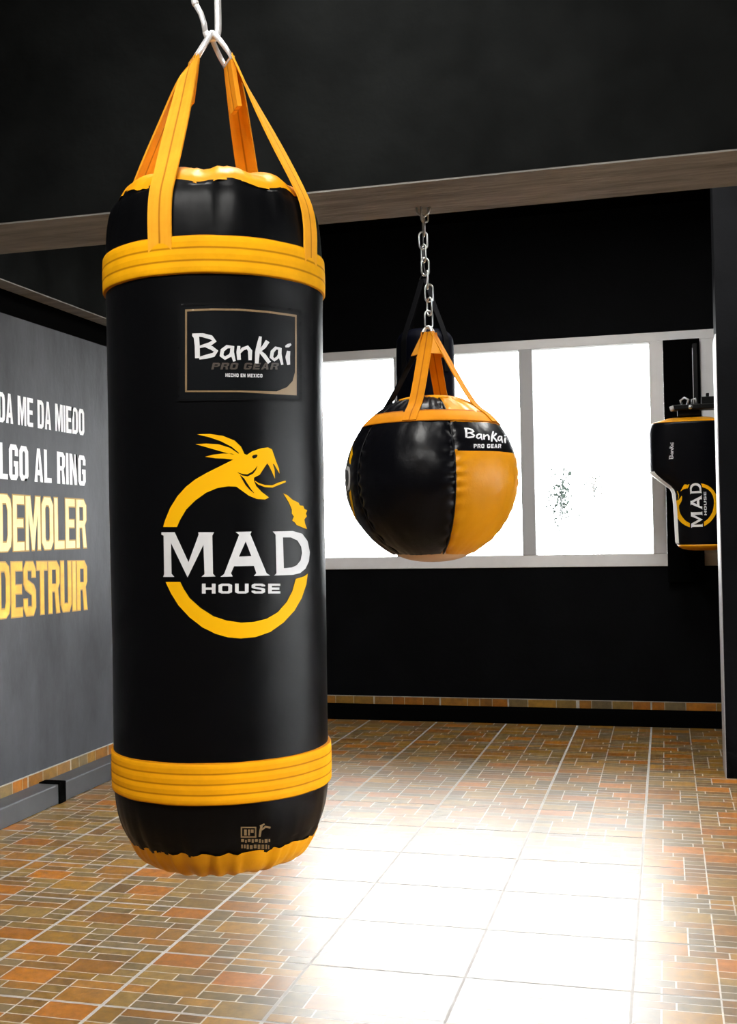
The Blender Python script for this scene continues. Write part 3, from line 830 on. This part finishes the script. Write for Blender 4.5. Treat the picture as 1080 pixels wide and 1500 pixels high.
# piped seams
for c in cuts[:5]:
    a = math.radians(c); d = azv(a); m_ = catmull(BP, 1)
    MB().tube([d * (p.x - .004) + Vector((0, 0, p.y)) for p in m_], .0032, 6).build('seam_piping', M['vinyl_gloss'], ball, True)
tr = BP[-1]; br_ = BP[0]
v, f, a = lathe([(tr[0] + .004, tr[1] - .004), (tr[0] + .002, tr[1] + .004), (tr[0] - .03, tr[1] + .012), (.03, tr[1] + .016), (.002, tr[1] + .017)], 72, sub=4)
link('top_cap', v, f, M['vinyl_yellow'], ball, True)
v, f, a = lathe([(.002, br_[1] - .030), (.05, br_[1] - .027), (br_[0] - .04, br_[1] - .018), (br_[0] - .012, br_[1] - .006), (br_[0] + .002, br_[1] + .003), (br_[0] + .006, br_[1] + .008)], 72, sub=4)
link('bottom_cap', v, f, mat('pale_tan_vinyl', (.55, .33, .17), .4), ball, True)


def rb_at(z):
    zz = max(-RB * .96, min(RB * .94, z)); s = .965 if zz > 0 else .985; return math.sqrt(max(1e-6, RB * RB - (zz / s) ** 2))


zlo, zhi = .172, .210
pr = [(rb_at(zlo) + .002, zlo), (rb_at(zlo) + .0065, zlo + .001), (rb_at((zlo + zhi) / 2) + .0075, (zlo + zhi) / 2), (rb_at(zhi) + .0065, zhi), (rb_at(zhi) + .001, zhi + .002)]
v, f, a = lathe([(r, z + ZB) for r, z in pr], 120, sub=5)
link('upper_band', v, f, M['web_ball'], ball, True, attr=[min(1, max(0, (q[2] - ZB - zlo) / (zhi - zlo))) for q in v])
BTOP = .495                         # strap apex above the ball centre
for az_ in (-17, 64, 163, -107):
    a = math.radians(az_); d = azv(a); tg = Vector((math.cos(a), math.sin(a), 0))
    P = [d * (rb_at(.176) + .009) + Vector((0, 0, .176 + ZB)), d * (rb_at(.205) + .009) + Vector((0, 0, .205 + ZB)), d * (rb_at(.235) + .007) + Vector((0, 0, .238 + ZB)), d * .124 + Vector((0, 0, .300 + ZB)),
         d * .075 + Vector((0, 0, .385 + ZB)), d * .032 + Vector((0, 0, .462 + ZB)), d * .014 + Vector((0, 0, BTOP + ZB))]
    strap(P, [tg] * 7, .047, .0035, 'strap', M['web_ball'] if az_ != -107 else M['web_black'], ball)
# sewn webbing skirt where the straps meet
sk = MB()
for az0 in (-17, 73, 163, -107):
    a, b = math.radians(az0), math.radians(az0 + 90)
    da, db = azv(a), azv(b)
    ta = Vector((math.cos(a), math.sin(a), 0)) * .0225; tb = Vector((math.cos(b), math.sin(b), 0)) * -.0225
    pts = [da * .014 + ta + Vector((0, 0, BTOP + ZB)), db * .014 + tb + Vector((0, 0, BTOP + ZB)), db * .058 + tb + Vector((0, 0, .415 + ZB)), da * .058 + ta + Vector((0, 0, .415 + ZB))]
    nrm = (pts[2] - pts[0]).cross(pts[1] - pts[0]).normalized() * .0015
    k = [p + nrm for p in pts] + [p - nrm for p in pts]
    sk.add(k, [(0, 1, 2, 3), (7, 6, 5, 4), (0, 4, 5, 1), (1, 5, 6, 2), (2, 6, 7, 3), (3, 7, 4, 0)])
sk.build('strap_gusset', mat('orange_gusset', (.66, .26, .01), .6), ball)
for ang in (.5, 2.1):
    dv = Vector((math.cos(ang), math.sin(ang), 0))
    dring('hanging_ring', Vector((0, 0, BTOP - .012 + ZB)) - Vector((dv.y, -dv.x, 0)) * .004, dv, Vector((0, 0, 1)), .026, .034, .0032, ball, M['steel'])


def cyl_map(tree, a_of_u, z_of_v):
    def fn(u, v):
        a = a_of_u(u, v); z = z_of_v(u, v); d = azv(a); h = tree.ray_cast(d * 1.2 + Vector((0, 0, z)), -d)
        if h[0] is None: return None
        n = h[1] if h[1].dot(d) > 0 else -h[1]
        return h[0], n
    return fn


brb = ball.rotation_euler.z
MBk = surf_map(ball.location, brb, ALLB, lambda x, y: (680 + (x - 258) * .1035, 627.5 + (y - 293) * .094 + (x - 258) * .008))
decal('brand_lettering', BANKAI, 26, MBk, .0012, M['print_white'], ball_label)
pg2 = mapg(textgroups('PRO GEAR', 694, 734, -656.5, -650.5, gap=.25, t=.3, h=.26), lambda x, y: (x, -y))
decal('brand_subtitle', pg2, 3, surf_map(ball.location, brb, ALLB, lambda x, y: (x, y)), .0012, M['print_white'], ball_label)
a_c = math.radians(-93)
MLs = cyl_map(ALLB, lambda x, y: a_c + (x - 540) / 400 * .135 / RB, lambda x, y: ZB + .0 + (745 - y) / 400 * .135)
decal('snake_emblem', SNAKE + TONGUE + TAIL + RING, 40, MLs, .0012, M['print_yellow'], side_panel)
decal('house_lettering', MAD + HOUSE, 40, MLs, .0014, M['print_white'], side_panel)

chn = thing('ball_chain', 'thin zinc chain hanging from the cross beam to the ball bag', 'chain', (BALLC.x, BALLC.y, 2.4595), brb)
ztop = 2.4595; zbot = BALLC.z + BTOP + .022
z = zbot + .022; k = 0; N = int(round((ztop - .03 - zbot) / .047)); stp = (ztop - .022 - zbot - .022) / N
for k in range(N + 1):
    sway = Vector((.006 * math.sin(k * .9), .002 * math.sin(k * 2.1), 0))
    chain_link(chn, Vector((sway.x - .012 * k / N, sway.y, zbot + .022 + stp * k - ztop)), k * PI / 2 + .35 + .25 * math.sin(k * 1.7), .060, .028, .0032, M['chain'])
MB().tube([(-.035, 0, 0), (-.03, 0, -.018), (-.012, 0, -.034), (.006, 0, -.018), (.012, 0, 0)], .0045, 8).build('beam_eye', M['chain'], chn, True)

# ------------------------------------------------------------------ dark bag hanging behind the ball
DKC = Vector((-1.145, 5.475, 1.34))
dk = thing('heavy_bag', 'plain dark navy bag hanging behind the ball bag, before the window', 'punching bag', DKC, math.atan2(-DKC.x, DKC.y))
v, f, a = lathe([(.002, 0), (.09, .004), (.128, .03), (.143, .08), (.146, .3), (.146, .7), (.144, .93), (.132, .99), (.09, 1.02), (.002, 1.025)], 64, sub=6)
link('bag_body', v, f, M['vinyl_navy'], dk, True)
for q in range(4):
    a = PI / 4 + q * PI / 2; d = azv(a); tg = Vector((math.cos(a), math.sin(a), 0))
    strap([d * .1485 + Vector((0, 0, .80)), d * .1475 + Vector((0, 0, .93)), d * .137 + Vector((0, 0, .99)), d * .07 + Vector((0, 0, 1.14)), d * .012 + Vector((0, 0, 1.28))], [tg] * 5, .035, .003, 'strap', M['web_black'], dk, 5)
dring('hanging_ring', Vector((0, 0, 1.272)), Vector((1, 0, 0)), Vector((0, 0, 1)), .02, .03, .003, dk, M['metal_black'])
dkh = thing('ceiling_hanger', 'black hanging rod from the ceiling to the plain navy bag', 'hanger', (DKC.x, DKC.y, ZC))
MB().tube([(0, 0, 0), (0, 0, -.90), (.006, 0, -.945), (.016, 0, -.965), (.022, 0, -.95)], .005, 8).build('hook_rod', M['metal_black'], dkh, True)
MB().box(-.04, .04, -.04, .04, -.008, 0).build('ceiling_plate', M['metal_black'], dkh)

# ------------------------------------------------------------------ the shaped uppercut bag by the partition, its board and bracket
UY = 7.6
ub = thing('uppercut_bag', 'black uppercut bag with a bulging top and sideways lettering beside the partition', 'punching bag', (.14, UY, 1.22))


def ub_left(z):                      # left outline of the bag against height
    P = [(1.22, .075), (1.26, .063), (1.50, .056), (1.58, .048), (1.61, .035), (1.66, -.03), (1.71, -.088), (1.75, -.098), (1.98, -.098), (2.02, -.088), (2.04, -.075)]
    for (z0, x0), (z1, x1) in zip(P, P[1:]):
        if z <= z1: t = max(0, (z - z0) / (z1 - z0)); return x0 + (x1 - x0) * t
    return P[-1][1]


def ub_ring(z, shrink=0, n=48):
    xl, xr = ub_left(z) + shrink, .40 - shrink; cx, hx, hy = (xl + xr) / 2, (xr - xl) / 2, .17 - shrink; out = []
    for k in range(n):
        a = 2 * PI * k / n; c, s = math.cos(a), math.sin(a); e = .62
        out.append(Vector((cx + hx * math.copysign(abs(c) ** e, c) - .14, hy * math.copysign(abs(s) ** e, s), z - 1.22)))
    return out


def loft(rings, cap=True):
    n = len(rings[0]); vs = [p for r in rings for p in r]; fs = []
    for i in range(len(rings) - 1):
        for k in range(n): fs.append((i * n + k, i * n + (k + 1) % n, (i + 1) * n + (k + 1) % n, (i + 1) * n + k))
    if cap: fs.append(tuple(range(n - 1, -1, -1))); fs.append(tuple((len(rings) - 1) * n + k for k in range(n)))
    return vs, fs


zs = [1.242, 1.26, 1.32, 1.4, 1.48, 1.54, 1.575, 1.60, 1.62, 1.64, 1.66, 1.68, 1.70, 1.72, 1.75, 1.82, 1.9, 1.97, 2.0, 2.02, 2.032]
uv, uf = loft([ub_ring(z, .0) for z in zs])
link('bag_body', uv, uf, M['vinyl_gloss'], ub, True)
UT = BVHTree.FromPolygons([Vector(v) for v in uv], uf)
v, f = loft([ub_ring(2.032, -.001), ub_ring(2.036, 0), ub_ring(2.046, .03), ub_ring(2.058, .07), ub_ring(2.068, .105), ub_ring(2.072, .13)])
link('top_cap', v, f, M['vinyl_yellow'], ub, True)
v, f = loft([ub_ring(1.203, .10), ub_ring(1.206, .06), ub_ring(1.215, .025), ub_ring(1.228, .006), ub_ring(1.243, -.001)])
link('bottom_cap', v, f, M['vinyl_yellow'], ub, True)
# window light on the bag's side, set on as a white strip
v, f = [], []
zz = [1.25 + .01 * i for i in range(int((1.735 - 1.25) / .01))]
for z in zz:
    xl = ub_left(z); v += [(xl - .14 - .004, -.105, z - 1.22), (xl - .14 - .004, .105, z - 1.22), (xl - .14 + .03, .12, z - 1.22), (xl - .14 + .03, -.12, z - 1.22)]
for i in range(len(zz) - 1):
    for k in range(4): f.append((i * 4 + k, i * 4 + (k + 1) % 4, (i + 1) * 4 + (k + 1) % 4, (i + 1) * 4 + k))
f += [(3, 2, 1, 0), tuple((len(zz) - 1) * 4 + k for k in range(4))]
fix_normals(link('side_panel', v, f, mat('window_lit_white', (.8, .8, .78), .35), ub))['label'] = 'white strip standing for window light on the side'


def ub_map(conv):
    def fn(u, v):
        x, z = conv(u, v); h = UT.ray_cast(Vector((x - .14, -1, z - 1.22)), Vector((0, 1, 0)))
        return None if h[0] is None else (h[0], Vector((0, -1, 0)))
    return fn


SU = .142 / 403
MU = ub_map(lambda x, y: (.190 + (y - 745) * SU * .82, 1.493 + (x - 540) * SU))
e1 = decal('snake_emblem', SNAKE + TONGUE + TAIL + RING, 30, MU, .001, M['print_yellow'], ub)
decal('house_lettering', MAD, 30, MU, .0014, M['wt_white'], ub); decal('small_lettering', HOUSE, 30, MU, .0014, M['wt_white'], ub)
decal('brand_lettering', BANKAI, 30, ub_map(lambda x, y: (.048 + (y - 390) * .00017, 1.845 + (x - 550) * .00018)), .001, M['print_white'], ub)

bd = MB().box(.008, .25, 7.935, 7.965, .98, 2.643).build('backing_board', M['matte_black'], bev=.002); tag(bd, 'tall flat black board standing against the window behind the uppercut bag', 'board')
bk = thing('bag_bracket', 'black metal wall bracket with bright bolts above the uppercut bag', 'bracket', (.14, 7.93, 2.1))
MB().box(.062, .092, -.05, -.001, .05, .50).build('upright_bar', M['metal_black'], bk, bev=.002)
MB().box(.0605, .0635, -.052, -.03, .05, .47).build('bar_highlight', M['steel_paint'], bk)  # highlight along the bar's edge, modelled as a pale strip
MB().box(-.085, .26, -.46, -.34, .012, .046).build('clamp_plate', M['metal_black'], bk, bev=.006)
MB().box(-.03, .09, -.34, -.001, .0, .05).build('arm', M['metal_black'], bk, bev=.006)
MB().box(.10, .26, -.42, -.36, .046, .095).box(.13, .15, -.415, -.365, .095, .118).box(.19, .21, -.41, -.37, .095, .115).build('side_clamp', M['metal_black'], bk, bev=.004)
MB().tube([(-.02, -.44, .046), (-.03, -.45, .072), (-.005, -.45, .09), (.02, -.45, .075), (.012, -.44, .046)], .007, 8).build('shackle', M['steel_paint'], bk, True)
MB().tube([(.045, -.44, .046), (.04, -.45, .075), (.062, -.45, .082), (.07, -.44, .046)], .007, 8).build('shackle', M['steel_paint'], bk, True)
MB().tube([(-.095, -.462, .018), (-.072, -.466, .024)], .017, 10).build('bolt_head', M['lit_side_bolt'], bk, True)
MB().tube([(.03, -.475, .026), (.03, -.459, .026)], .014, 10).build('bolt_head', M['steel_paint'], bk, True)
MB().box(-.05, .09, -.42, -.30, -.022, .012).build('mount_foot', M['metal_black'], bk, bev=.003)

# ------------------------------------------------------------------ fill lamps added above the frame to brighten bags and floor
for i, (x, y, tx) in enumerate(((-1.3, -.2, 'over the slogan wall side of the camera'), (-.5, -.2, 'right above the camera'), (.3, -.2, 'over the open side of the camera'), (-.85, 2.45, 'between the big bag and the cross beam'), (-.95, 4.7, 'just behind the cross beam'), (-.1, 5.7, 'nearest the window'), (.75, 5.0, 'between the cross beam and the partition end'))):
    L = thing('fill_ceiling_lamp', 'added white ceiling fill lamp ' + tx, 'lamp', (x, y, ZC))
    MB().box(-.17, .17, -.62, .62, -.07, 0).build('fill_lamp_body', M['fill_lamp_body'], L, bev=.005)
    MB().box(-.15, .15, -.60, .60, -.082, -.0705).build('diffuser', M['lamp'], L)

# ------------------------------------------------------------------ outside
sg = link('outside_ground', [(XR + .25, -40, -.1), (90, -40, -.1), (90, 8, -.1), (XR + .25, 8, -.1)], [(0, 1, 2, 3)], mat('light_cut_ground', (.03, .03, .03), .95, spec=0)); struct(sg)  # unseen dark ground added to cut light rising onto the slogan wall
og = link('outside_ground', [(-60, YB + .5, -3), (60, YB + .5, -3), (60, 90, -3), (-60, 90, -3)], [(0, 1, 2, 3)], M['ground']); struct(og)


def tree(x, y, zc, h, wd, label):
    t = thing('tree', label, 'tree', (x, y, -3))
    MB().tube([(0, 0, 0), (.1, 0, (zc + 3) * .5), (0, 0, zc + 3)], [.14, .1, .05], 8).build('trunk', M['bark'], t, True)
    fo = MB()
    for i in range(300):
        p = Vector((random.gauss(0, wd * .36), random.gauss(0, wd * .36), zc + 3 + random.gauss(0, h * .36))); s = random.uniform(.06, .15) * h * .55
        vs = [p + Vector((random.uniform(-s, s), random.uniform(-s, s), random.uniform(-s, s))) for _ in range(4)]
        fo.add(vs, [(0, 1, 2), (0, 2, 3), (0, 3, 1), (1, 3, 2)])
    fo.build('foliage', M['leaf'], t)


tree(-4.05, 45.5, 2.75, 1.5, .65, 'pale hazy tree outside the window, nearer the ball bag')
tree(-2.76, 45.8, 3.2, .75, .55, 'smaller pale hazy tree outside the window, nearer the uppercut bag')
